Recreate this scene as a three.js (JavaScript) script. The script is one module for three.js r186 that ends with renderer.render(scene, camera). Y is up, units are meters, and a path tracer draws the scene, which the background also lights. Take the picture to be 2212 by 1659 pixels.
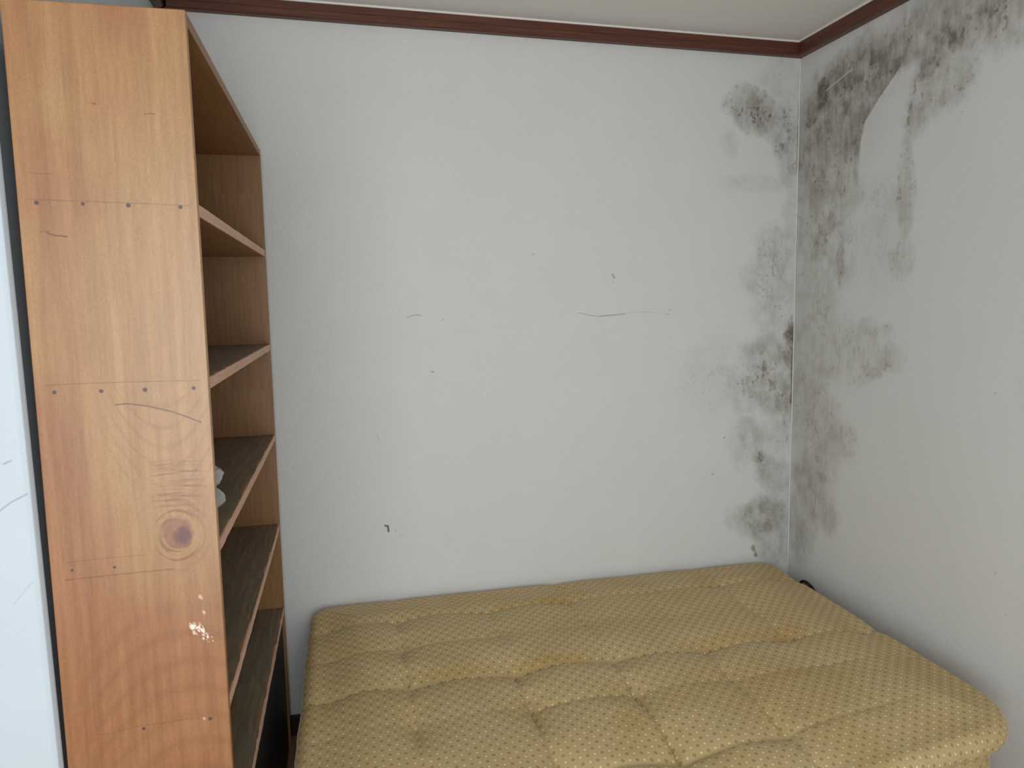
import * as THREE from 'three';
import { RectAreaLightUniformsLib } from 'three/addons/lights/RectAreaLightUniformsLib.js';
import { RoundedBoxGeometry } from 'three/addons/geometries/RoundedBoxGeometry.js';
import { mergeGeometries, toCreasedNormals } from 'three/addons/utils/BufferGeometryUtils.js';

/* ------------------------------------------------------------ camera, daylight, exposure */
const scene = new THREE.Scene();
const renderer = new THREE.WebGLRenderer({ antialias: true });
renderer.toneMapping = THREE.LinearToneMapping;
renderer.toneMappingExposure = 1.0;
renderer.shadowMap.enabled = true;

const camera = new THREE.PerspectiveCamera(2 * Math.atan(829.5 / 1600) * 180 / Math.PI, 2212 / 1659, 0.05, 30);
camera.position.set(-1.66, 1.46, 2.5);
{
  const m = new THREE.Matrix4().makeBasis(
    new THREE.Vector3(0.97495255, -0.01691497, 0.22176881),
    new THREE.Vector3(0.0410151, 0.99367644, -0.10452219),
    new THREE.Vector3(-0.21859846, 0.11100004, 0.96948115));
  camera.quaternion.setFromRotationMatrix(m);
}
scene.add(camera);

// overcast sky, seen only through the window behind the photographer
scene.background = new THREE.Color(0.80, 0.90, 1.0);
scene.backgroundIntensity = 1.5;
RectAreaLightUniformsLib.init();
const WIN = { x0: -2.65, x1: -1.05, y0: 0.4, y1: 2.0, z: 3.2 };
const daylight = new THREE.RectAreaLight(new THREE.Color(0.885, 0.95, 1.0), 5.5, WIN.x1 - WIN.x0, WIN.y1 - WIN.y0);
daylight.position.set((WIN.x0 + WIN.x1) / 2, (WIN.y0 + WIN.y1) / 2, WIN.z - 0.02);
daylight.name = 'window_daylight';
scene.add(daylight);

/* ------------------------------------------------------------ helpers */
const used = {};
function numbered(n) { used[n] = (used[n] ?? -1) + 1; return used[n] ? n + '_' + String(used[n]).padStart(3, '0') : n; }
function mesh(name, geo, mat, parent) {
  const m = new THREE.Mesh(geo, mat);
  m.name = parent ? name : numbered(name);
  m.castShadow = m.receiveShadow = true;
  (parent ?? scene).add(m);
  return m;
}
function structure(name, geo, mat, label, category) {
  const m = mesh(name, geo, mat);
  m.userData = { kind: 'structure', label, category };
  return m;
}
// noise
const HASH = new Float32Array(65536);
{ let s = 12345; for (let i = 0; i < 65536; i++) { s = (Math.imul(s, 1664525) + 1013904223) >>> 0; HASH[i] = s / 4294967296; } }
const hsh = (i, j) => HASH[(Math.imul(i, 73) + Math.imul(j, 9277) + ((i * j) & 1023)) & 65535];
function vn(x, y) {
  const i = Math.floor(x), j = Math.floor(y); let a = x - i, b = y - j;
  a = a * a * (3 - 2 * a); b = b * b * (3 - 2 * b);
  const p = hsh(i, j), q = hsh(i + 1, j), r = hsh(i, j + 1), s = hsh(i + 1, j + 1);
  return p + (q - p) * a + (r - p) * b + (p - q - r + s) * a * b;
}
function fbm(x, y, o = 3) { let v = 0, w = .5, t = 0; for (let k = 0; k < o; k++) { v += w * vn(x, y); t += w; w *= .5; x = x * 2.03 + 17.3; y = y * 2.03 + 9.1; } return v / t; }
let seed = 7;
const rnd = () => { seed = (Math.imul(seed, 1664525) + 1013904223) >>> 0; return seed / 4294967296; };
const clamp = (v, a = 0, b = 1) => v < a ? a : v > b ? b : v;
const sstep = (a, b, v) => { v = clamp((v - a) / (b - a)); return v * v * (3 - 2 * v); };
function texture(w, h, fn, srgb = true, repeat = true) {
  const d = new Uint8Array(w * h * 4), c = [0, 0, 0];
  for (let j = 0, k = 0; j < h; j++) for (let i = 0; i < w; i++, k += 4) {
    fn((i + .5) / w, (j + .5) / h, c);
    d[k] = clamp(c[0], 0, 255); d[k + 1] = clamp(c[1], 0, 255); d[k + 2] = clamp(c[2], 0, 255); d[k + 3] = 255;
  }
  const t = new THREE.DataTexture(d, w, h, THREE.RGBAFormat);
  if (srgb) t.colorSpace = THREE.SRGBColorSpace;
  t.wrapS = t.wrapT = repeat ? THREE.RepeatWrapping : THREE.ClampToEdgeWrapping;
  t.magFilter = THREE.LinearFilter; t.minFilter = THREE.LinearMipmapLinearFilter; t.generateMipmaps = true; t.needsUpdate = true;
  return t;
}
// uv in metres by the face's main direction; long = axis that the grain follows
function metricUV(geo, long = 'y') {
  const g = geo.index ? geo.toNonIndexed() : geo, p = g.attributes.position, n = g.attributes.normal, uv = new Float32Array(p.count * 2);
  for (let i = 0; i < p.count; i += 3) {
    let nx = 0, ny = 0, nz = 0;
    for (let k = 0; k < 3; k++) { nx += Math.abs(n.getX(i + k)); ny += Math.abs(n.getY(i + k)); nz += Math.abs(n.getZ(i + k)); }
    const ax = nx >= ny && nx >= nz ? 'x' : ny >= nz ? 'y' : 'z';
    const rest = ['x', 'y', 'z'].filter((a) => a !== ax);
    let v = rest.includes(long) ? long : rest[1]; const u = rest.find((a) => a !== v);
    for (let k = 0; k < 3; k++) {
      const P = { x: p.getX(i + k), y: p.getY(i + k), z: p.getZ(i + k) };
      uv[(i + k) * 2] = P[u]; uv[(i + k) * 2 + 1] = P[v];
    }
  }
  g.setAttribute('uv', new THREE.BufferAttribute(uv, 2));
  return g;
}
function box(x0, x1, y0, y1, z0, z1, r = 0, long = 'y') {
  const w = x1 - x0, h = y1 - y0, d = z1 - z0;
  const g = r ? new RoundedBoxGeometry(w, h, d, 2, r) : new THREE.BoxGeometry(w, h, d);
  g.translate((x0 + x1) / 2, (y0 + y1) / 2, (z0 + z1) / 2);
  return metricUV(g, long);
}
const join = (...g) => mergeGeometries(g);

/* ------------------------------------------------------------ wall surfaces: paper, mould, marks */
const paperBump = texture(512, 512, (u, v, c) => {
  const a = 90 + 90 * vn(u * 128, v * 128) + 50 * vn(u * 61.3 + 5, v * 61.3) + 20 * vn(u * 256, v * 256);
  c[0] = c[1] = c[2] = a;
}, false);
// [across, up, half width, half height, turn, strength, graininess]
const MOULD_RIGHT = [
  // dense field spreading from the corner under the trim
  [.26, 2.16, .20, .095, .25, .72, .3], [.40, 2.16, .17, .085, -.25, .85, .4], [.16, 2.06, .17, .14, 0, .66, .3], [.28, 2.03, .14, .14, 0, .66, .35],
  [.141, 2.15, .042, .055, 0, 1.4, .3], [.47, 2.20, .09, .045, -.2, .8, .6], [.10, 1.93, .13, .17, 0, .6, .5], [.24, 1.88, .11, .14, 0, .5, .5],
  // second patch beyond the wiped strip
  [.61, 2.13, .085, .05, .05, .95, .7], [.70, 2.165, .10, .04, .08, 1.1, .7], [.80, 2.17, .10, .035, .0, .95, .8], [.66, 2.06, .11, .075, 0, .58, .9], [.57, 2.03, .05, .09, 0, .6, .95],
  [.70, 2.21, .26, .09, 0, .6, .4], [.92, 2.14, .12, .07, 0, .5, .8], [.545, 1.74, .028, .17, 0, .48, .9], [.54, 1.57, .045, .07, 0, .34, .95], [.46, 1.68, .09, .16, 0, .2, .9],
  // column down along the corner
  [.10, 1.72, .12, .16, 0, .36, .7], [.14, 1.655, .045, .065, 0, .62, .6], [.215, 1.72, .035, .035, 0, .6, .7], [.19, 1.62, .13, .14, 0, .3, .8], [.255, 1.58, .02, .09, 0, .55, .6],
  [.12, 1.45, .12, .16, 0, .34, .75], [.16, 1.28, .16, .12, 0, .34, .7], [.40, 1.345, .09, .035, 0, .42, 1], [.48, 1.27, .07, .045, 0, .42, 1], [.33, 1.27, .15, .09, 0, .28, .9], [.44, 1.205, .035, .02, 0, .45, .9],
  [.10, 1.07, .11, .16, 0, .38, .6], [.19, .97, .10, .13, 0, .40, .6], [.15, .88, .03, .03, 0, .5, .6], [.32, .96, .04, .06, 0, .32, .8], [.13, .78, .10, .14, 0, .44, .3], [.23, .68, .05, .07, 0, .36, .35], [.07, .60, .07, .12, 0, .40, .25],
];
const MOULD_BACK = [
  [-.175, 2.125, .095, .062, -.45, .78, .7], [-.225, 2.165, .065, .045, .2, .6, .9], [-.10, 2.085, .05, .06, 0, .45, .6], [-.055, 2.03, .045, .12, .1, .55, .7], [-.03, 1.97, .03, .10, 0, .5, .7], [-.06, 2.20, .09, .10, 0, .2, .6],
  [-.28, 2.01, .03, .035, .5, .18, .8], [-.17, 1.87, .12, .03, 0, .13, .6], [-.02, 1.75, .03, .22, 0, .25, .7],
  [-.09, 1.58, .07, .12, 0, .45, .75], [-.16, 1.52, .045, .07, 0, .38, .95], [-.06, 1.42, .09, .11, 0, .34, .85],
  [-.10, 1.24, .10, .075, 0, .62, .85], [-.012, 1.27, .02, .10, 0, 1.0, .5], [-.02, 1.08, .025, .10, 0, .7, .7], [-.12, 1.15, .09, .07, .4, .6, .9], [-.09, 1.06, .045, .05, .8, .72, .8], [-.20, 1.13, .07, .09, 0, .36, 1], [-.30, 1.17, .14, .11, 0, .17, 1],
  [-.17, .94, .045, .07, .5, .5, .9], [-.135, .86, .03, .025, 0, .75, .6], [-.10, .80, .04, .08, .2, .5, .8], [-.06, .95, .06, .10, 0, .3, .9], [-.21, .90, .05, .08, 0, .25, 1],
  [-.10, .61, .095, .07, 0, .55, .15], [-.05, .70, .05, .12, 0, .34, .4], [-.16, .62, .09, .05, 0, .36, .2], [-.06, .52, .07, .07, 0, .36, .15], [-.147, .489, .009, .012, 0, 1.2, .5],
];
function mould(list, a, y) {
  const wa = a + .022 * (fbm(a * 22, y * 22) - .5) * 2, wy = y + .022 * (fbm(a * 22 + 40, y * 22 + 7) - .5) * 2;
  let soft = 0, grain = 0;
  for (const [ca, cy, ra, ry, t, s, g] of list) {
    const dy = wy - cy, da = wa - ca, m = 1.9 * Math.max(ra, ry);
    if (dy > m || dy < -m || da > m || da < -m) continue;
    const co = Math.cos(t), si = Math.sin(t), q = ((da * co + dy * si) / ra) ** 2 + ((-da * si + dy * co) / ry) ** 2;
    if (q > 3) continue;
    const f = s * (1 - sstep(.15, 2.4, q));
    soft = Math.max(soft, f * (1 - .55 * g)) + .15 * f * (1 - g); grain = Math.max(grain, f * (.35 + .65 * g));
  }
  if (!soft && !grain) return 0;
  const cloud = fbm(a * 34, y * 26, 4), streak = vn(a * 120 + 3, y * 14), fine = fbm(a * 210, y * 170, 2), spot = fbm(a * 95 + 9, y * 80 + 4, 2), patch = fbm(a * 22 + 6, y * 18, 2);
  let d = soft * (.30 + .95 * cloud + .30 * (streak - .5)) * (.88 + .24 * fine);
  d += grain * (.20 * sstep(.40, .75, cloud) + .75 * sstep(.60, .82, spot) * sstep(.38, .62, patch) + .16 * sstep(.55, .85, fine));
  return d;
}
const WB = { w: 2.16, h: 2.42 }, WR = { w: 1.6, h: 2.42 };
const paint = [217, 216, 212];
const stain = [88, 81, 68];
function tone(c, k, a, y) {      // k = how much mould
  const n = 1 + .016 * (fbm(a * 9, y * 9) - .5) + .02 * (vn(a * 300, y * 300) - .5);
  const m = clamp(k, 0, 1.15) * .70;
  for (let i = 0; i < 3; i++) c[i] = (paint[i] + (stain[i] - paint[i]) * m) * n;
}
function stroke(a, y, pts, w) {   // 1 on a thin scratch through pts
  let best = 9;
  for (let i = 0; i + 1 < pts.length; i++) {
    const [x1, y1] = pts[i], [x2, y2] = pts[i + 1], dx = x2 - x1, dy = y2 - y1;
    const t = clamp(((a - x1) * dx + (y - y1) * dy) / (dx * dx + dy * dy));
    best = Math.min(best, Math.hypot(a - x1 - t * dx, y - y1 - t * dy));
  }
  return 1 - sstep(w * .4, w, best);
}
const scratches = [
  [[[-.852, 1.415], [-.82, 1.408], [-.783, 1.402]], .0022, .30], [[[-.775, 1.402], [-.72, 1.405], [-.679, 1.409]], .003, .38], [[[-.67, 1.412], [-.60, 1.414], [-.55, 1.409]], .002, .14],
  [[[-1.452, 1.412], [-1.43, 1.419], [-1.418, 1.421], [-1.404, 1.417]], .0025, .32], [[[-.725, 1.548], [-.719, 1.536]], .005, .38], [[[-.722, 1.521], [-.720, 1.518]], .003, .25],
  [[[-1.376, 1.227], [-1.368, 1.2275]], .0028, .4], [[[-1.018, 1.617], [-1.012, 1.62]], .003, .25], [[[-1.335, 1.399], [-1.33, 1.405]], .003, .25],
  [[[-.51, 1.418], [-.505, 1.42]], .003, .25], [[[-.52, 1.402], [-.512, 1.404]], .003, .25], [[[-1.549, .705], [-1.54, .703], [-1.5385, .684]], .0045, .95], [[[-1.515, .688], [-1.512, .68]], .002, .2], [[[-1.50, .668], [-1.497, .667]], .003, .2],
  [[[-1.565, 1.02], [-1.56, 1.005]], .0025, .15], [[[-.285, .935], [-.28, .94]], .004, .3], [[[-.33, .80], [-.325, .802]], .004, .3], [[[-1.0, .41], [-.99, .405]], .006, .2],
];
const backMap = texture(1840, 2048, (u, v, c) => {
  const x = (u - 1) * WB.w, y = v * WB.h;
  let k = x > -.5 ? mould(MOULD_BACK, x, y) : 0;
  if (x > -.012) { const s = sstep(-.011, -.003, x) * (.5 + vn(3, y * 40)); k += s * .55 * (sstep(1.90, 1.96, y) * (1 - sstep(2.15, 2.2, y)) + sstep(1.0, 1.1, y) * (1 - sstep(1.33, 1.37, y))); }
  for (const [p, w, s] of scratches) if (Math.abs(y - p[0][1]) < .03 && x > p[0][0] - .02 && x < p[p.length - 1][0] + .02) k = Math.max(k, s * 1.2 * stroke(x, y, p, w));
  tone(c, k, x, y);
}, true, false);
// the wiped strip has a clean edge on the corner side
const EDGE = [[2.30, .62], [2.176, .535], [2.134, .496], [2.073, .42], [2.017, .36], [1.965, .336], [1.849, .329], [1.78, .33]];
function wipedEdge(y) { for (let i = 0; i + 1 < EDGE.length; i++) if (y <= EDGE[i][0] && y >= EDGE[i + 1][0]) { const t = (EDGE[i][0] - y) / (EDGE[i][0] - EDGE[i + 1][0]); return EDGE[i][1] + t * (EDGE[i + 1][1] - EDGE[i][1]); } return null; }
const rightMap = texture(1360, 2048, (u, v, c) => {
  const z = u * WR.w, y = v * WR.h;
  let k = z < 1.2 && y > .4 ? mould(MOULD_RIGHT, z, y) : 0;
  const e = k && y < 2.17 ? wipedEdge(y) : null;
  if (e !== null) {
    const d = z - e - .006 * (vn(y * 40, 3) - .5), far = e + .055 + .10 * sstep(2.16, 2.0, y);
    if (d > 0) k *= 1 - .88 * sstep(0, .008, d) * (1 - sstep(far, far + .06, z)) * sstep(1.78, 1.86, y) * (1 - sstep(2.11, 2.168, y));
    else k += .22 * Math.exp(d / .03) * sstep(1.9, 2.0, y) * (.5 + vn(z * 90, y * 90));
  }
  k *= 1 - .8 * stroke(z, y, [[.150, 2.165], [.205, 2.178], [.285, 2.197]], .003);
  for (const p of [[.58, 1.92], [.90, 1.2], [.97, .62], [.93, .72], [.745, 1.95]]) k = Math.max(k, .3 * (1 - sstep(.0015, .004, Math.hypot(z - p[0], y - p[1]))));
  tone(c, k, z, y);
}, true, false);
function wallMaterial(map, w, h) {
  const b = paperBump.clone(); b.repeat.set(w / .35, h / .35); b.needsUpdate = true;
  return new THREE.MeshStandardMaterial({ map, color: 0xffffff, roughness: .86, bumpMap: b, bumpScale: .0004 });
}
function plainWall(hex) {
  const b = paperBump.clone(); b.repeat.set(1 / .35, 1 / .35); b.needsUpdate = true;
  return new THREE.MeshStandardMaterial({ color: hex, roughness: .85, bumpMap: b, bumpScale: .0004 });
}
const backMat = wallMaterial(backMap, WB.w, WB.h), rightMat = wallMaterial(rightMap, WR.w, WR.h);
const whitePaint = plainWall(0xdde2e4), ceilingPaint = plainWall(0xe2ded6);

/* ------------------------------------------------------------ room shell */
const LEFT = -2.16, REAR = 3.2, FARLEFT = -3.8, T = .12;
const ceilY = (x) => 2.369 - .0125 * x;        // the ceiling is not quite level
{
  const g = new THREE.BoxGeometry(WB.w + .26, WB.h + .2, T).toNonIndexed(); g.translate(-(WB.w + .26) / 2 + T, (WB.h + .2) / 2 - .1, -T / 2);
  const p = g.attributes.position, uv = g.attributes.uv;
  for (let i = 0; i < p.count; i++) uv.setXY(i, p.getX(i) / WB.w + 1, p.getY(i) / WB.h);
  structure('wall_back', g, backMat, 'off-white back wall with grey mould patches beside the corner', 'wall');
}
{
  const g = new THREE.BoxGeometry(T, WB.h + .2, REAR + T).toNonIndexed(); g.translate(T / 2, (WB.h + .2) / 2 - .1, (REAR + T) / 2);
  const p = g.attributes.position, uv = g.attributes.uv;
  for (let i = 0; i < p.count; i++) uv.setXY(i, p.getZ(i) / WR.w, p.getY(i) / WR.h);
  structure('wall_right', g, rightMat, 'off-white right wall with black mould spreading from the upper corner', 'wall');
}
{ // the jutting wall block on the left: its face towards the room, its side behind the bookcase; the edge leans a little
  const R0 = .012, sh = new THREE.Shape(); sh.moveTo(FARLEFT, -1.195); sh.lineTo(LEFT - R0, -1.195);
  for (let i = 1; i <= 8; i++) { const t = i / 8 * Math.PI / 2; sh.lineTo(LEFT - R0 + R0 * Math.sin(t), -1.195 + R0 - R0 * Math.cos(t)); }
  sh.lineTo(LEFT, -1.178); sh.lineTo(-2.188, -1.178); sh.lineTo(-2.188, T); sh.lineTo(FARLEFT, T); sh.closePath();
  const ex = new THREE.ExtrudeGeometry(sh, { depth: 2.62, bevelEnabled: false }); ex.rotateX(-Math.PI / 2); ex.translate(0, -.1, 0);
  const g = toCreasedNormals(join(metricUV(ex), box(-2.188, LEFT, 1.88, 2.52, -T, 1.178)), .5);
  const p = g.attributes.position;
  for (let i = 0; i < p.count; i++) if (p.getX(i) > -2.19) p.setX(i, p.getX(i) - .0035 - .0105 * (p.getY(i) - 1.6));
  const b = paperBump.clone(); b.repeat.set(1 / .35, 1 / .35); b.needsUpdate = true;
  // hairline cracks on the face (metres)
  const cracks = [[[-2.30, 1.17], [-2.215, 1.206], [-2.20, 1.215], [-2.179, 1.2235]], [[-2.30, 1.06], [-2.225, 1.128], [-2.19, 1.154], [-2.166, 1.166]], [[-2.20, .985], [-2.17, 1.02]], [[-2.153, .872], [-2.149, .878]]];
  const crackMap = texture(512, 512, (u, v, c) => {
    const x = -2.55 + u * .45, y = .75 + v * .6; let k = 0;
    cracks.forEach((q, i) => { k = Math.max(k, stroke(x, y, q, .0018) * [.4, .35, .1, .4][i] * (i === 0 ? sstep(.25, .5, vn(x * 130, 2)) : 1)); });
    const n = 1 + .012 * (fbm(x * 12, y * 12) - .5);
    c[0] = (192 - 90 * k) * n; c[1] = (200 - 92 * k) * n; c[2] = (205 - 90 * k) * n;
  }, true, false);
  const gg = g, q = gg.attributes.position, uv = gg.attributes.uv;
  const qn = gg.attributes.normal; for (let i = 0; i < q.count; i++) uv.setXY(i, qn.getZ(i) > .7 ? (q.getX(i) + 2.55) / .45 : 0, (q.getY(i) - .75) / .6);
  b.repeat.set(.45 / .35, .6 / .35);
  structure('wall_left', gg, new THREE.MeshStandardMaterial({ map: crackMap, roughness: .8, bumpMap: b, bumpScale: .0003 }), 'bright white painted wall edge with hairline cracks left of the bookcase', 'wall');
}
structure('wall_far_left', box(FARLEFT - T, FARLEFT, -.1, 2.52, 1.195, REAR + T), whitePaint, 'plain white side wall out of view', 'wall');
structure('wall_rear', join(
  box(FARLEFT, WIN.x0, -.1, 2.52, REAR, REAR + T), box(WIN.x1, T, -.1, 2.52, REAR, REAR + T),
  box(WIN.x0, WIN.x1, -.1, WIN.y0, REAR, REAR + T), box(WIN.x0, WIN.x1, WIN.y1, 2.52, REAR, REAR + T)), whitePaint, 'plain white wall with a window behind the viewer', 'wall');
{
  const g = new THREE.BoxGeometry(T - FARLEFT, .1, REAR + 2 * T); g.translate((T + FARLEFT) / 2, .05, REAR / 2);
  const p = g.attributes.position;
  for (let i = 0; i < p.count; i++) p.setY(i, p.getY(i) + ceilY(p.getX(i)));
  g.computeVertexNormals();
  const gg = g.toNonIndexed(), q = gg.attributes.position, uv = gg.attributes.uv;
  for (let i = 0; i < q.count; i++) uv.setXY(i, q.getX(i), q.getZ(i));
  structure('ceiling', gg, ceilingPaint, 'pale grey-white ceiling above the dark wooden trim', 'ceiling');
}
/* wood textures: u across, v along the grain, metres / tile size */
function woodTile(light, dark, red, across = 70) {
  return texture(512, 1024, (u, v, c) => {
    const fx = u * 512, w = u * across + 2.2 * fbm(u * 5, v * 4);
    const s = .55 * vn(w, v * 5) + .3 * vn(w * 3.1, v * 14) + .15 * vn(fx * .6, v * 60), r = fbm(u * 4 + 3, v * 3 + 1);
    for (let i = 0; i < 3; i++) c[i] = light[i] + (dark[i] - light[i]) * s + (red[i] - light[i]) * .35 * r;
  });
}
function woodMat(tile, sx, sy, opt) { const t = tile.clone(); t.repeat.set(1 / sx, 1 / sy); t.needsUpdate = true; return new THREE.MeshStandardMaterial({ map: t, ...opt }); }
const floorTile = woodTile([178, 142, 100], [140, 104, 70], [160, 112, 76], 40);
structure('floor', box(FARLEFT, T, -.1, 0, -.0, REAR, 0, 'z'), woodMat(floorTile, .5, 1, { roughness: .5 }), 'brown wooden floor deep in the gap beside the mattress', 'floor');

const trimTile = woodTile([112, 68, 46], [70, 40, 29], [114, 58, 36], 26);
const trimMat = woodMat(trimTile, .12, .8, { roughness: .42 });
function trimAlong(a, b, inward, name, label) {   // bottom edge from a to b on the wall; a bevelled strip 5 cm high
  const prof = [[0, 0], [.022, 0], [.026, .004], [.026, .022], [.0245, .024], [.026, .026], [.026, .047], [.022, .051], [0, .051]];
  const n = prof.length, pos = [], uv = [], idx = [], L = a.distanceTo(b);
  const ends = [a, b], mit = [1, 1];
  const dir = b.clone().sub(a).normalize();
  for (let s = 0; s < 2; s++) for (const [o, h] of prof) {
    const p = ends[s].clone().addScaledVector(inward, o).addScaledVector(dir, (s ? -1 : 1) * o * mit[s]); p.y += h;
    pos.push(p.x, p.y, p.z); uv.push(h + o, s * L);
  }
  for (let i = 0; i < n; i++) { const j = (i + 1) % n; idx.push(i, i + n, j, j, i + n, j + n); }
  let g = new THREE.BufferGeometry(); g.setAttribute('position', new THREE.Float32BufferAttribute(pos, 3)); g.setAttribute('uv', new THREE.Float32BufferAttribute(uv, 2)); g.setIndex(idx);
  g = g.toNonIndexed(); g.computeVertexNormals();
  const m = structure(name, g, trimMat, label, 'trim'); trimMat.side = THREE.DoubleSide; return m;
}
const trimB = trimAlong(new THREE.Vector3(-2.16, ceilY(-2.16) - .051, 0), new THREE.Vector3(0, ceilY(0) - .051, 0), new THREE.Vector3(0, 0, 1), 'trim_1', 'dark reddish brown wooden ceiling trim along the back wall');
trimAlong(new THREE.Vector3(0, ceilY(0) - .051, 0), new THREE.Vector3(0, ceilY(0) - .051, REAR), new THREE.Vector3(-1, 0, 0), 'trim_2', 'dark reddish brown wooden ceiling trim above the mouldy right wall');
trimAlong(new THREE.Vector3(-2.168, ceilY(-2.168) - .051, 1.19), new THREE.Vector3(-2.168, ceilY(-2.168) - .051, 0), new THREE.Vector3(1, 0, 0), 'trim_3', 'short dark brown ceiling trim above the bookcase');
// white sealant between trim and ceiling
const sealant = new THREE.MeshStandardMaterial({ color: 0xe6e4de, roughness: .6 });
{
  const g = box(-2.13, -.02, 0, .006, .002, .030, 0, 'x'); const p = g.attributes.position;
  for (let i = 0; i < p.count; i++) p.setY(i, p.getY(i) + ceilY(p.getX(i)) - .0055);
  mesh('sealant_bead', g, sealant, trimB);
  mesh('sealant_bead', box(-.030, -.002, ceilY(0) - .0055, ceilY(0) + .0005, .02, REAR, 0, 'z'), sealant, trimB);
}
{ // fine ridge of paper and filler where the two walls meet
  const pts = []; for (let i = 0; i <= 60; i++) { const y = .1 + i / 60 * 2.21; pts.push(new THREE.Vector3(-.0015 - .0012 * vn(y * 9, 2), y, .0015 + .001 * vn(y * 7, 9))); }
  const m = mesh('corner_seam', new THREE.TubeGeometry(new THREE.CatmullRomCurve3(pts), 90, .0021, 6), sealant, scene.getObjectByName('wall_back'));
  m.userData.label = 'thin pale filler line in the wall corner';
}
structure('baseboard_back', box(LEFT + .01, -.001, 0, .07, 0, .012, .002, 'x'), new THREE.MeshStandardMaterial({ color: 0x241a16, roughness: .6 }), 'dark baseboard low on the back wall', 'baseboard');

{ // window behind the photographer: the light of the room
  const w = new THREE.Group(); w.name = 'window_1'; w.userData = { kind: 'structure', label: 'window with white frame behind the viewer', category: 'window' }; scene.add(w);
  const white = new THREE.MeshStandardMaterial({ color: 0xe8e8e6, roughness: .4 }), f = .05, z0 = REAR + .03, z1 = REAR + .09;
  mesh('window_frame', join(box(WIN.x0, WIN.x0 + f, WIN.y0, WIN.y1, z0, z1), box(WIN.x1 - f, WIN.x1, WIN.y0, WIN.y1, z0, z1), box(WIN.x0, WIN.x1, WIN.y0, WIN.y0 + f, z0, z1), box(WIN.x0, WIN.x1, WIN.y1 - f, WIN.y1, z0, z1)), white, w);
  const xm = (WIN.x0 + WIN.x1) / 2; mesh('mullion', box(xm - .025, xm + .025, WIN.y0 + f, WIN.y1 - f, z0, z1), white, w);
  const glass = new THREE.MeshPhysicalMaterial({ color: 0xffffff, transmission: 1, roughness: 0, thickness: 0, ior: 1.5 });
  for (const [a, b] of [[WIN.x0 + f, xm - .025], [xm + .025, WIN.x1 - f]]) mesh('pane', box(a, b, WIN.y0 + f, WIN.y1 - f, REAR + .058, REAR + .062), glass, w);
}

/* ------------------------------------------------------------ bookcase */
const SX0 = -2.148, SX1 = -1.885, SZ0 = .072, SZ1 = 1.18, ST = 1.93, PT = .015;
const plyLight = [163, 122, 75], plyDark = [126, 84, 45], plyRed = [152, 100, 63];
const innerTile = woodTile([156, 117, 70], [132, 93, 52], [146, 94, 52], 60);
const innerMat = woodMat(innerTile, .3, .6, { roughness: .45 });
const edgeTile = woodTile([224, 188, 164], [200, 160, 136], [214, 164, 138], 20);
const edgeMat = woodMat(edgeTile, .06, .5, { roughness: .75 });
const linerTile = woodTile([138, 122, 98], [98, 84, 67], [120, 100, 72], 30);
const linerMat = woodMat(linerTile, .25, .5, { roughness: .6 });
// veneer of the end panel: a = metres from its rear edge, y = metres above the floor
const VY0 = .58, VH = 1.37, VW = SX1 - SX0;
const flecks = []; for (let i = 0; i < 34; i++) { const t = rnd(); flecks.push([.21 + .032 * t + .016 * (rnd() - .5), .918 - .034 * t + .016 * (rnd() - .5), .0008 + .0022 * rnd() * rnd(), .3 + .7 * rnd()]); }
flecks.push([.212, .910, .0042, 1], [.2285, .902, .003, .95], [.222, .908, .0026, .8], [.228, .962, .003, .5], [.232, .934, .0026, .5], [.221, .741, .002, .5]);
const panelLines = [
  [[[.012, 1.631], [.10, 1.629], [.17, 1.627], [.25, 1.624]], .0011, .34], [[[.016, 1.338], [.06, 1.339], [.13, 1.339], [.25, 1.337]], .0011, .4],
  [[[.024, 1.043], [.09, 1.045], [.145, 1.045]], .0010, .32], [[[.022, 1.013], [.09, 1.015], [.19, 1.016]], .0012, .48], [[[.055, .735], [.11, .742], [.21, .744]], .001, .3],
  [[[.118, 1.302], [.135, 1.303], [.16, 1.299], [.202, 1.287], [.225, 1.277], [.247, 1.266]], .0016, .85], [[[.038, 1.580], [.047, 1.576], [.066, 1.574]], .0018, .7], [[[.028, 1.581], [.044, 1.583]], .0014, .35],
  [[[.193, 1.766], [.199, 1.768], [.208, 1.767]], .0014, .5], [[[.018, 1.673], [.035, 1.670], [.052, 1.671]], .0012, .35], [[[.118, 1.780], [.122, 1.779]], .002, .5],
];
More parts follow.
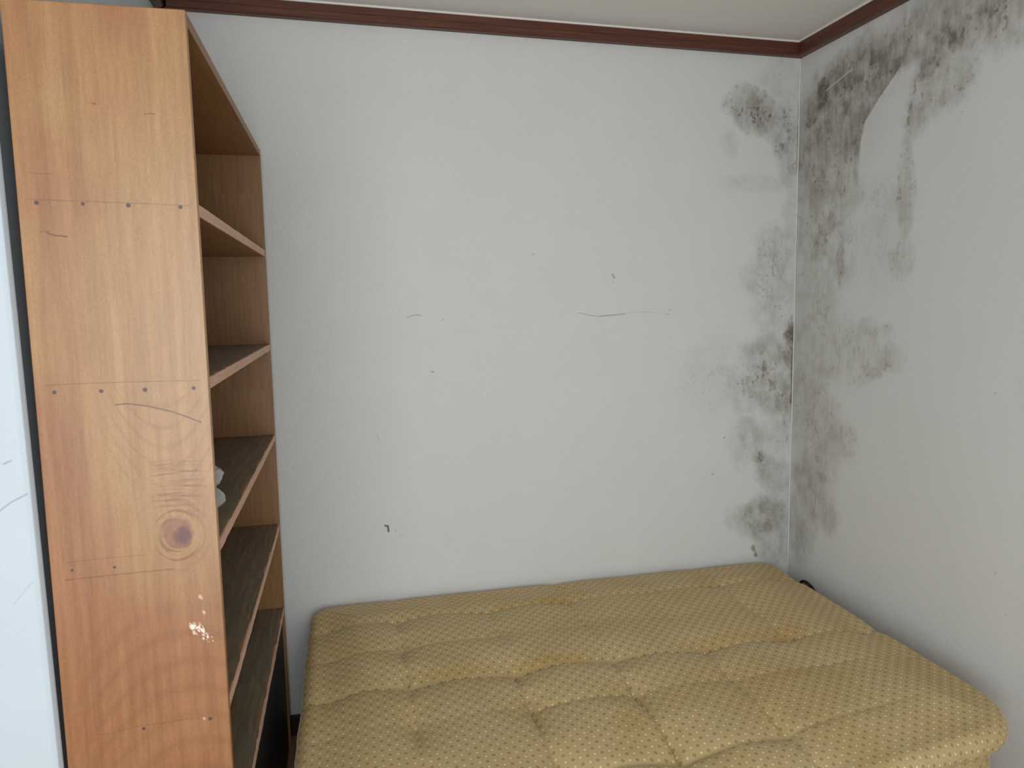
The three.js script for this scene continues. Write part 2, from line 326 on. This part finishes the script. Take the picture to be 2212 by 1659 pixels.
const panelMap = texture(400, 2048, (u, v, c) => {
  const a = u * VW, y = VY0 + v * VH;
  const ka = a - .199, ky = y - 1.079, kr = Math.hypot(ka * 1.02, ky * .92);
  const bend = .05 * Math.exp(-((kr / .055) ** 2)) * (ka > 0 ? 1 : -1) * (.4 + Math.abs(ka) * 6);
  const wa = a + bend * .4 + .012 * (fbm(a * 8, y * 2.2) - .5);
  let s = .50 * vn(wa * 95, y * 5) + .32 * vn(wa * 260, y * 16) + .18 * vn(wa * 620, y * 70);   // straight grain
  let dark = .62 * (s - .3), rings = 0;
  // cupped figure above the knot
  let wgt = sstep(1.12, 1.17, y) * (1 - sstep(1.30, 1.36, y)) * sstep(.09, .13, a);
  let lev = (y - 1.12) - 14 * (a - .19) ** 2 + .008 * fbm(a * 30, y * 20);
  rings += wgt * .26 * sstep(.35, .6, fbm(a * 18 + 5, y * 14)) * Math.pow(.5 + .5 * Math.sin(lev * 2 * Math.PI / .034), 5);
  // ripples right above the knot
  wgt = sstep(1.112, 1.135, y) * (1 - sstep(1.19, 1.215, y)) * Math.exp(-(((a - .205) / .036) ** 4));
  const ry = y + .7 * (a - .2) ** 2 + .006 * fbm(a * 22, y * 12);
  rings += wgt * (.75 * sstep(.50, .72, fbm(a * 12 + 3, ry * 290, 2)) + .25 * sstep(.5, .7, vn(a * 30, ry * 560)));
  // rings round the knot
  wgt = Math.exp(-(((kr - .03) / .022) ** 2)) * sstep(.015, .022, kr);
  const th = Math.atan2(ky, ka);
  rings += wgt * (.85 * sstep(.44, .66, fbm(1.6 * Math.cos(th) + 5, kr * 300 + 1.3 * Math.sin(th), 2))) * (.35 + .9 * Math.abs(ky) / kr);
  // arches low on the panel
  wgt = (1 - sstep(.90, .99, y)) * sstep(.02, .06, a);
  lev = y + 4.6 * (a - .205) ** 2 + .02 * fbm(a * 14, y * 10);
  rings += wgt * .30 * Math.pow(.5 + .5 * Math.sin(lev * 2 * Math.PI / .05), 3) * (.5 + .6 * fbm(a * 20 + 8, y * 16));
  // the knot itself
  const kn = 1 - sstep(.019, .029, kr + .006 * (fbm(a * 120, y * 120) - .5));
  const heart = 1 - sstep(.006, .018, Math.hypot(ka - .008, (ky + .006) * .8) + .008 * (fbm(a * 160 + 4, y * 160) - .5));
  const red = clamp(.9 * sstep(.42, .66, fbm(a * 5 + 2, y * 3.2 + 8)) + .75 * sstep(1.08, .86, y + .12 * (fbm(a * 9, y * 5) - .5)));
  let line = 0;
  for (const [p, w, st] of panelLines) if (y > p[0][1] - .05 && y < p[0][1] + .05) line = Math.max(line, st * stroke(a, y, p, w));
  for (let i = 0; i < 3; i++) {
    let q = plyLight[i] + (plyRed[i] - plyLight[i]) * .75 * red;
    q += (plyDark[i] - plyLight[i]) * 1.25 * dark; q += ([122, 78, 46][i] - q) * Math.min(.75, rings);
    q += ([124, 74, 46][i] - q) * .7 * kn * (.6 + .6 * fbm(a * 200, y * 200)); q += ([84, 44, 38][i] - q) * .8 * heart;
    q += ([92, 58, 34][i] - q) * line;
    c[i] = q * (1 + .10 * (vn(a * 900, y * 500) - .5));
  }
  if (y > .87 && y < .98 || y < .75) for (const [fa, fy, fr, fs] of flecks) { const d = Math.hypot(a - fa, (y - fy) * .8 + .3 * (a - fa)) / fr; if (d < 1.6) { const k = fs * (1 - sstep(.6, 1.5, d + .8 * (vn(a * 900, y * 900) - .5))); for (let i = 0; i < 3; i++) c[i] += ([236, 222, 208][i] - c[i]) * k; } }
}, true, true);
panelMap.wrapT = THREE.MirroredRepeatWrapping; panelMap.wrapS = THREE.ClampToEdgeWrapping;
const panelMat = new THREE.MeshPhysicalMaterial({ map: panelMap, roughness: .42, clearcoat: .25, clearcoatRoughness: .35 });
{
  const bc = new THREE.Group(); bc.name = 'bookcase';
  bc.userData = { label: 'tall open wooden bookcase with veneered end panel left of the mattress', category: 'bookcase' };
  bc.position.set(SX0, 0, SZ0); scene.add(bc);
  const B = (x0, x1, y0, y1, z0, z1, r, l) => box(x0 - SX0, x1 - SX0, y0, y1, z0 - SZ0, z1 - SZ0, r, l);
  { // end panel facing the camera
    const g = B(SX0, SX1, 0, ST, SZ1 - PT, SZ1, .002); const p = g.attributes.position, n = g.attributes.normal, uv = g.attributes.uv;
    for (let i = 0; i < p.count; i++) uv.setXY(i, p.getX(i) / VW + (Math.abs(n.getX(i)) > .7 ? (p.getZ(i) - (SZ1 - SZ0)) * .5 : 0), (p.getY(i) - VY0) / VH);
    const m = mesh('end_panel', g, panelMat, bc); m.userData.label = 'veneered end panel with a dark knot and rows of nails';
    const nailMat = new THREE.MeshStandardMaterial({ color: 0x5b4a44, roughness: .5, metalness: .4 });
    const nailGeo = new THREE.CylinderGeometry(.0034, .0034, .0016, 10); nailGeo.rotateX(Math.PI / 2);
    for (const [x, y, s] of [[-2.121, 1.626, 1], [-2.055, 1.625, .85], [-1.989, 1.6235, 1.05], [-1.911, 1.6215, .95], [-2.119, 1.3265, 1], [-2.05, 1.3255, .95], [-1.984, 1.325, 1.1], [-1.909, 1.3245, .95], [-2.115, 1.029, .7], [-2.051, 1.028, .7], [-2.025, .737, .8], [-1.917, .739, .95]]) {
      const nl = mesh('nail_head', nailGeo, nailMat, m); nl.position.set(x - SX0, y, SZ1 - SZ0 - .0004); nl.scale.set(s, s, 1);
    }
  }
  mesh('end_panel', B(SX0, SX1, 0, ST, SZ0, SZ0 + PT, .0015), innerMat, bc);
  mesh('back_panel', B(SX0, SX0 + .006, .02, ST - .02, SZ0 + PT, SZ1 - PT), innerMat, bc);
  mesh('top_board', B(SX0, SX1 - .0005, ST - .02, ST - .0005, SZ0 + PT, SZ1 - PT, .0012, 'z'), innerMat, bc);
  mesh('base_panel', B(SX1 - .022, SX1 - .008, .0, .467, SZ0 + PT, SZ1 - PT, 0, 'z'), new THREE.MeshStandardMaterial({ color: 0x1c1614, roughness: .6 }), bc).userData.label = 'black panel closing the foot of the bookcase';
  const H = [1.629, 1.341, 1.055, .766, .488];
  H.forEach((h, k) => {
    const b = mesh('shelf_board', B(SX0 + .006, SX1 - .004, h - .02, h - .001, SZ0 + PT, SZ1 - PT, 0, 'z'), innerMat, bc);
    // raw edge, a little uneven
    const e = new THREE.BoxGeometry(.004, .019, SZ1 - SZ0 - 2 * PT, 1, 1, 60); e.translate(SX1 - .0022 - SX0, h - .0105, (SZ1 - SZ0) / 2);
    const p = e.attributes.position; for (let i = 0; i < p.count; i++) if (p.getX(i) > SX1 - .002 - SX0) p.setX(i, p.getX(i) - .0012 * vn(p.getZ(i) * 60, k * 7));
    e.computeVertexNormals();
    mesh('front_edge', metricUV(e, 'z'), edgeMat, b).userData.label = 'pale raw front edge of the shelf board';
    if (k > 0) { // dark grimy facing on the top, chipped along the front
      const s = new THREE.Shape(), z0 = SZ0 + PT - SZ0, z1 = SZ1 - PT - SZ0, N = 130, x0 = .0065;
      s.moveTo(x0, -z0);
      for (let i = 0; i <= N; i++) {
        const z = z0 + (z1 - z0) * i / N, chip = Math.max(0, fbm(z * 16 + k * 31, k * 3.3, 2) - .5) * .05 * (k === 1 || k === 2 ? 1 : .5) + .0015 * vn(z * 180, k);
        s.lineTo(SX1 - SX0 - .0015 - Math.min(.009, chip), -z);
      }
      s.lineTo(x0, -z1);
      const g = new THREE.ExtrudeGeometry(s, { depth: .0012, bevelEnabled: false }); g.rotateX(-Math.PI / 2); g.translate(0, h - .001, 0);
      mesh('shelf_facing', metricUV(g, 'z'), linerMat, b).userData.label = 'dark grey-brown facing with a chipped front edge';
    }
  });
}

/* ------------------------------------------------------------ mattress */
const PX = .034, PZ = .037;
const bead = (du, dv, r) => Math.hypot(du, dv) / r;
function cell(u, v) { // nearest bead and nearest dark lozenge in the repeat
  let b = 9, d = 9;
  for (const [cu, cv] of [[0, 0], [1, 0], [0, 1], [1, 1], [.5, .5]]) b = Math.min(b, Math.hypot((u - cu) * 1.0, (v - cv) * 1.05));
  for (const [cu, cv] of [[.5, 0], [.5, 1], [0, .5], [1, .5]]) d = Math.min(d, Math.abs(u - cu) + Math.abs(v - cv));
  return [b, d];
}
const weave = (u, v) => .5 + .25 * Math.sin((u * 10 + v * 10) * 2 * Math.PI) + .25 * Math.sin((u * 10 - v * 10) * 2 * Math.PI);
const fabricMap = texture(192, 192, (u, v, c) => {
  const [b, d] = cell(u, v), B = 1 - sstep(.060, .095, b), D = 1 - sstep(.12, .19, d), L = 1 - sstep(.0, .05, Math.abs(d - .25)), w = weave(u, v);
  const base = [199, 173, 123], lo = [160, 134, 87], hi = [210, 189, 143], be = [235, 221, 180];
  for (let i = 0; i < 3; i++) { let q = base[i] * (.88 + .2 * w); q += (hi[i] - q) * .55 * L; q += (lo[i] - q) * .8 * D; q += (be[i] - q) * B; c[i] = q; }
});
const fabricBump = texture(192, 192, (u, v, c) => {
  const [b, d] = cell(u, v), B = Math.max(0, 1 - (b / .095) ** 2), D = 1 - sstep(.10, .2, d);
  c[0] = c[1] = c[2] = 80 + 40 * weave(u, v) + 120 * B - 55 * D + 25 * (1 - sstep(0, .06, Math.abs(d - .25)));
}, false);
const fabricRough = texture(192, 192, (u, v, c) => { const [b] = cell(u, v); c[0] = c[1] = c[2] = 255 * (.72 - .38 * (1 - sstep(.06, .1, b))); }, false);
for (const t of [fabricMap, fabricBump, fabricRough]) t.repeat.set(1 / PX, 1 / PZ);
const fabric = new THREE.MeshPhysicalMaterial({ map: fabricMap, bumpMap: fabricBump, bumpScale: .0011, roughnessMap: fabricRough, roughness: 1, sheen: .8, sheenRoughness: .35, sheenColor: new THREE.Color(.95, .9, .76), vertexColors: true });
{
  const MX0 = -1.775, MX1 = -.125, MZ0 = .045, MZ1 = 1.148;
  const root = new THREE.Group(); root.name = 'tufted_mattress'; root.position.set(-.95, 0, .63);
  root.userData = { label: 'mustard yellow tufted mattress with a dotted weave pushed into the corner', category: 'mattress' }; scene.add(root);
  const colX = [-1.535, -1.245, -.97, -.70, -.42], rowZ = [.22, .425, .635, .815, 1.01];
  // seam strength: rows of stitching per column gap, columns of stitching per row gap
  const rowS = [[1, 1, .95, .8, .9, .8], [.35, .42, .2, .12, .12, .1], [.75, 1, 1, 1, 1, .9], [.12, .15, .5, .25, .25, .2], [.1, .25, .95, .85, .3, .15]];
  const colS = [[.25, .75, .85, .55, .75, .8], [.1, .55, .25, .8, .9, .5], [.5, .55, .2, .75, .95, .6], [.1, .2, .2, .6, .6, .5], [.25, .55, .65, .2, .2, .1]];
  const nodes = [[0, 0, .9], [2, 0, .9], [4, 0, .5], [0, 1, .4], [1, 1, .45], [0, 2, .6], [1, 2, 1], [2, 2, 1], [3, 2, 1], [4, 2, 1.1], [0, 3, .5], [1, 3, .4], [2, 3, .8], [1, 4, 1], [2, 4, 1], [3, 4, .7], [0, 4, .3]];
  const gap = (arr, v) => { let i = 0; while (i < arr.length && v > arr[i]) i++; return i; };
  const sag = (arr, lo, hi, v) => { const i = gap(arr, v), a = i ? arr[i - 1] : lo, b = i < arr.length ? arr[i] : hi, t = (v - a) / (b - a); return .38 + .62 * Math.abs(Math.cos(Math.PI * t)) ** 1.6; };
  const lerpS = (tab, arr, v) => { // strength in this gap, eased across the crossing
    const i = gap(arr, v); let s = tab[i];
    if (i < arr.length && arr[i] - v < .03) s += (tab[i + 1] - s) * .5 * (1 - (arr[i] - v) / .03); else if (i && v - arr[i - 1] < .03) s += (tab[i - 1] - s) * .5 * (1 - (v - arr[i - 1]) / .03);
    return s;
  };
  function height(x, z) {
    const sx = x + .012 * (fbm(x * 3, z * 3) - .5), sz = z + .012 * (fbm(x * 3 + 9, z * 3 + 4) - .5);
    let gz = 0, gx = 0;
    rowZ.forEach((r, i) => { const q = sz - r, d = q > 0 ? q * 2.2 : -q, s = lerpS(rowS[i], colX, sx) * sag(colX, MX0, MX1, sx); gz = Math.max(gz, s * (.35 * Math.exp(-d / .008) + .65 * Math.exp(-d / .055))); });
    colX.forEach((r, i) => { const q = r - sx, d = q > 0 ? q * 2.2 : -q, s = lerpS(colS[i], rowZ, sz) * sag(rowZ, MZ0, MZ1, sz); gx = Math.max(gx, s * (.35 * Math.exp(-d / .008) + .65 * Math.exp(-d / .055))); });
    let drop = .037 * (Math.max(gx, gz) + .35 * Math.min(gx, gz));
    for (const [i, j, s] of nodes) { const d = Math.hypot(sx - colX[i], sz - rowZ[j]); if (d < .2) drop += s * .010 * Math.exp(-d / .03); }
    const w = .006 * (fbm(x * 4 + 1, z * 4) - .5) * 2 + .0016 * (fbm(x * 18, z * 30) - .5);
    const ed = Math.min(x - MX0, MX1 - x, z - MZ0, MZ1 - z), crown = .020 * sstep(0, .16, ed);
    const e = sstep(-.01, .05, ed);
    return .452 + crown + w * e - drop * (.45 + .55 * e);
  }
  const NX = 300, NZ = 220, R = .15, r2 = .05;
  const pos = [], uv = [], col = [], idx = [];
  function roundCorner(x, z, cx, cz, r, sx, sz) { // push a square corner into a rounded one
    const a = (x - cx) * sx / r, b = (z - cz) * sz / r;
    if (a <= 0 || b <= 0) return [x, z];
    return [cx + sx * r * a * Math.sqrt(1 - b * b / 2), cz + sz * r * b * Math.sqrt(1 - a * a / 2)];
  }
  const stains = [[-.42, .60, .10, .05, [.88, .70, .46], .5], [-.62, .61, .16, .035, [.90, .75, .5], .4], [-1.15, .61, .14, .03, [.93, .82, .55], .6], [-1.1, .20, .16, .03, [.93, .82, .55], .6], [-.95, .17, .08, .05, [.92, .84, .55], .5], [-1.05, .95, .05, .04, [.9, .78, .55], .4], [-1.4, .60, .12, .03, [.95, .84, .58], .5], [-.55, .85, .14, .03, [.92, .8, .6], .4]];
  function tint(x, z) {
    let c = [1, 1, 1];
    const n = fbm(x * 7 + 3, z * 7 + 5); for (let i = 0; i < 3; i++) c[i] *= 1 - [.05, .07, .16][i] * sstep(.4, .7, n);
    for (const [a, b, ra, rb, t, s] of stains) { const q = ((x - a) / ra) ** 2 + ((z - b) / rb) ** 2 + .9 * (fbm(x * 30, z * 30) - .5); const k = s * (1 - sstep(.2, 1.2, q)); if (k > 0) for (let i = 0; i < 3; i++) c[i] *= 1 + (t[i] - 1) * k; }
    return c;
  }
  const put = (x, y, z, u, v, tx, tz) => { pos.push(x + .95, y, z - .63); uv.push(u, v); const c = tint(tx, tz); col.push(...c); return pos.length / 3 - 1; };
  for (let j = 0; j <= NZ; j++) for (let i = 0; i <= NX; i++) {
    const x0 = MX0 + (MX1 - MX0) * i / NX, z0 = MZ0 + (MZ1 - MZ0) * j / NZ;
    let [x, z] = roundCorner(x0, z0, MX1 - R, MZ1 - R, R, 1, 1);
    [x, z] = roundCorner(x, z, MX0 + r2, MZ1 - r2, r2, -1, 1); [x, z] = roundCorner(x, z, MX0 + r2, MZ0 + r2, r2, -1, -1); [x, z] = roundCorner(x, z, MX1 - r2, MZ0 + r2, r2, 1, -1);
    z += .11 * sstep(-.15, -1.0, x) * sstep(.75, MZ1, z0);   // the near side bows out
    put(x, height(x0, z0), z, x, z, x, z);
  }
  for (let j = 0; j < NZ; j++) for (let i = 0; i < NX; i++) { const a = j * (NX + 1) + i, b = a + 1, c = a + NX + 1, d = c + 1; idx.push(a, c, b, b, c, d); }
  const loop = [];
  for (let i = 0; i < NX; i++) loop.push(i);
  for (let j = 0; j < NZ; j++) loop.push(j * (NX + 1) + NX);
  for (let i = NX; i > 0; i--) loop.push(NZ * (NX + 1) + i);
  for (let j = NZ; j > 0; j--) loop.push(j * (NX + 1));
  const N = loop.length, P = (k) => { const q = loop[(k + N) % N] * 3; return [pos[q] - .95, pos[q + 1], pos[q + 2] + .63]; };
  const rim = loop.map((_, k) => { const a = P(k - 3), b = P(k + 3), dx = b[0] - a[0], dz = b[2] - a[2], l = Math.hypot(dx, dz); return [...P(k), dz / l, -dx / l]; });
  let prev = loop, RR = .034;
  for (let s = 1; s <= 11; s++) {
    const t = Math.PI / 2 - s / 11 * Math.PI * 1.02, o = s === 11 ? -.012 : RR * Math.cos(t), dy = -RR + RR * Math.sin(t), arc = s / 11 * Math.PI * RR;
    const ring = rim.map(([x, y, z, nx, nz]) => { const wob = 1 + .25 * (fbm(x * 14, z * 14) - .5); const e = .452, yy = y + (s / 11) ** 1.5 * (e - y) * .6; return put(x + nx * o * wob, yy + dy, z + nz * o * wob, x + nx * arc, z + nz * arc, x, z); });
    for (let k = 0; k < N; k++) { const k2 = (k + 1) % N; idx.push(prev[k], prev[k2], ring[k], prev[k2], ring[k2], ring[k]); }
    prev = ring;
  }
  const mk = () => { const g = new THREE.BufferGeometry(); g.setAttribute('position', new THREE.Float32BufferAttribute(pos, 3)); g.setAttribute('uv', new THREE.Float32BufferAttribute(uv, 2)); g.setAttribute('color', new THREE.Float32BufferAttribute(col, 3)); g.setIndex(idx); g.computeVertexNormals(); return g; };
  const top = mesh('quilted_top', mk(), fabric, root); top.userData.label = 'quilted mustard top with stitched tufts and a rolled edge';
  // lower body, set in a little under the rolled edge
  pos.length = uv.length = col.length = idx.length = 0;
  let before = null; const steps = [[.395, -.030], [.392, -.012], [.38, -.004], [.33, .002], [.25, .006], [.17, .004], [.09, -.002], [.03, -.01], [.005, -.022], [0, -.04]];
  let run = 0;
  for (const [y, o] of steps) {
    const ring = rim.map(([x, , z, nx, nz], k) => put(x + nx * o, y + .002 * (vn(k * .05, y * 30) - .5) * (y > .01 ? 1 : 0), z + nz * o, Math.abs(nx) > Math.abs(nz) ? y : x, Math.abs(nx) > Math.abs(nz) ? z : y, x, z));
    if (before) for (let k = 0; k < N; k++) { const k2 = (k + 1) % N; idx.push(before[k], before[k2], ring[k], before[k2], ring[k2], ring[k]); }
    before = ring;
  }
  mesh('lower_body', mk(), fabric, root);
}

/* ------------------------------------------------------------ small things */
{ // crumpled clear plastic on the shelf
  const g = new THREE.IcosahedronGeometry(1, 24), p = g.attributes.position;
  for (let i = 0; i < p.count; i++) {
    const v = new THREE.Vector3().fromBufferAttribute(p, i).normalize(), an = Math.atan2(v.z, v.x);
    const crease = fbm(v.x * 3.2 + 8, v.y * 3.2 + v.z * 2.4 + 3, 2), fold = Math.abs(vn(an * 3.5 + 2, v.y * 5) - .5);
    const up = Math.asin(clamp(v.y, -1, 1)) / (Math.PI / 2), lobes = .55 + .50 * Math.abs(Math.sin((up * .98 + .04) * Math.PI)) ** .7 - .55 * Math.max(0, Math.abs(up) - .72) / .28;
    const r = lobes * (.86 + .28 * crease + .10 * fold);
    p.setXYZ(i, Math.cos(an) * r * .046, up * .050 * (.94 + .12 * crease), Math.sin(an) * r * .055);
  }
  let lo = 9; for (let i = 0; i < p.count; i++) lo = Math.min(lo, p.getY(i)); g.translate(0, -lo, 0);
  g.computeVertexNormals();
  const o = mesh('plastic_bag', g, new THREE.MeshPhysicalMaterial({ color: 0xf4f7fa, transmission: .7, roughness: .18, thickness: 0, ior: 1.45, clearcoat: .6, clearcoatRoughness: .15, side: THREE.DoubleSide }));
  o.position.set(-1.955, 1.0553, .965);
  o.userData = { label: 'crumpled clear plastic bag on a bookcase shelf', category: 'plastic bag' };
}
{ // black cable end in the gap by the right wall
  const c = new THREE.CatmullRomCurve3([[.02, .205], [.25, .205], [.36, .195], [.386, .172], [.3935, .15], [.3965, .13], [.392, .112], [.375, .095], [.3, .085]].map(([y, z]) => new THREE.Vector3(-.010, y, z)));
  const o = mesh('black_cable', new THREE.TubeGeometry(c, 60, .0055, 8), new THREE.MeshStandardMaterial({ color: 0x0a0908, roughness: .5 }));
  o.userData = { label: 'short black cable showing between the mattress and the right wall', category: 'cable' };
}
renderer.render(scene, camera);
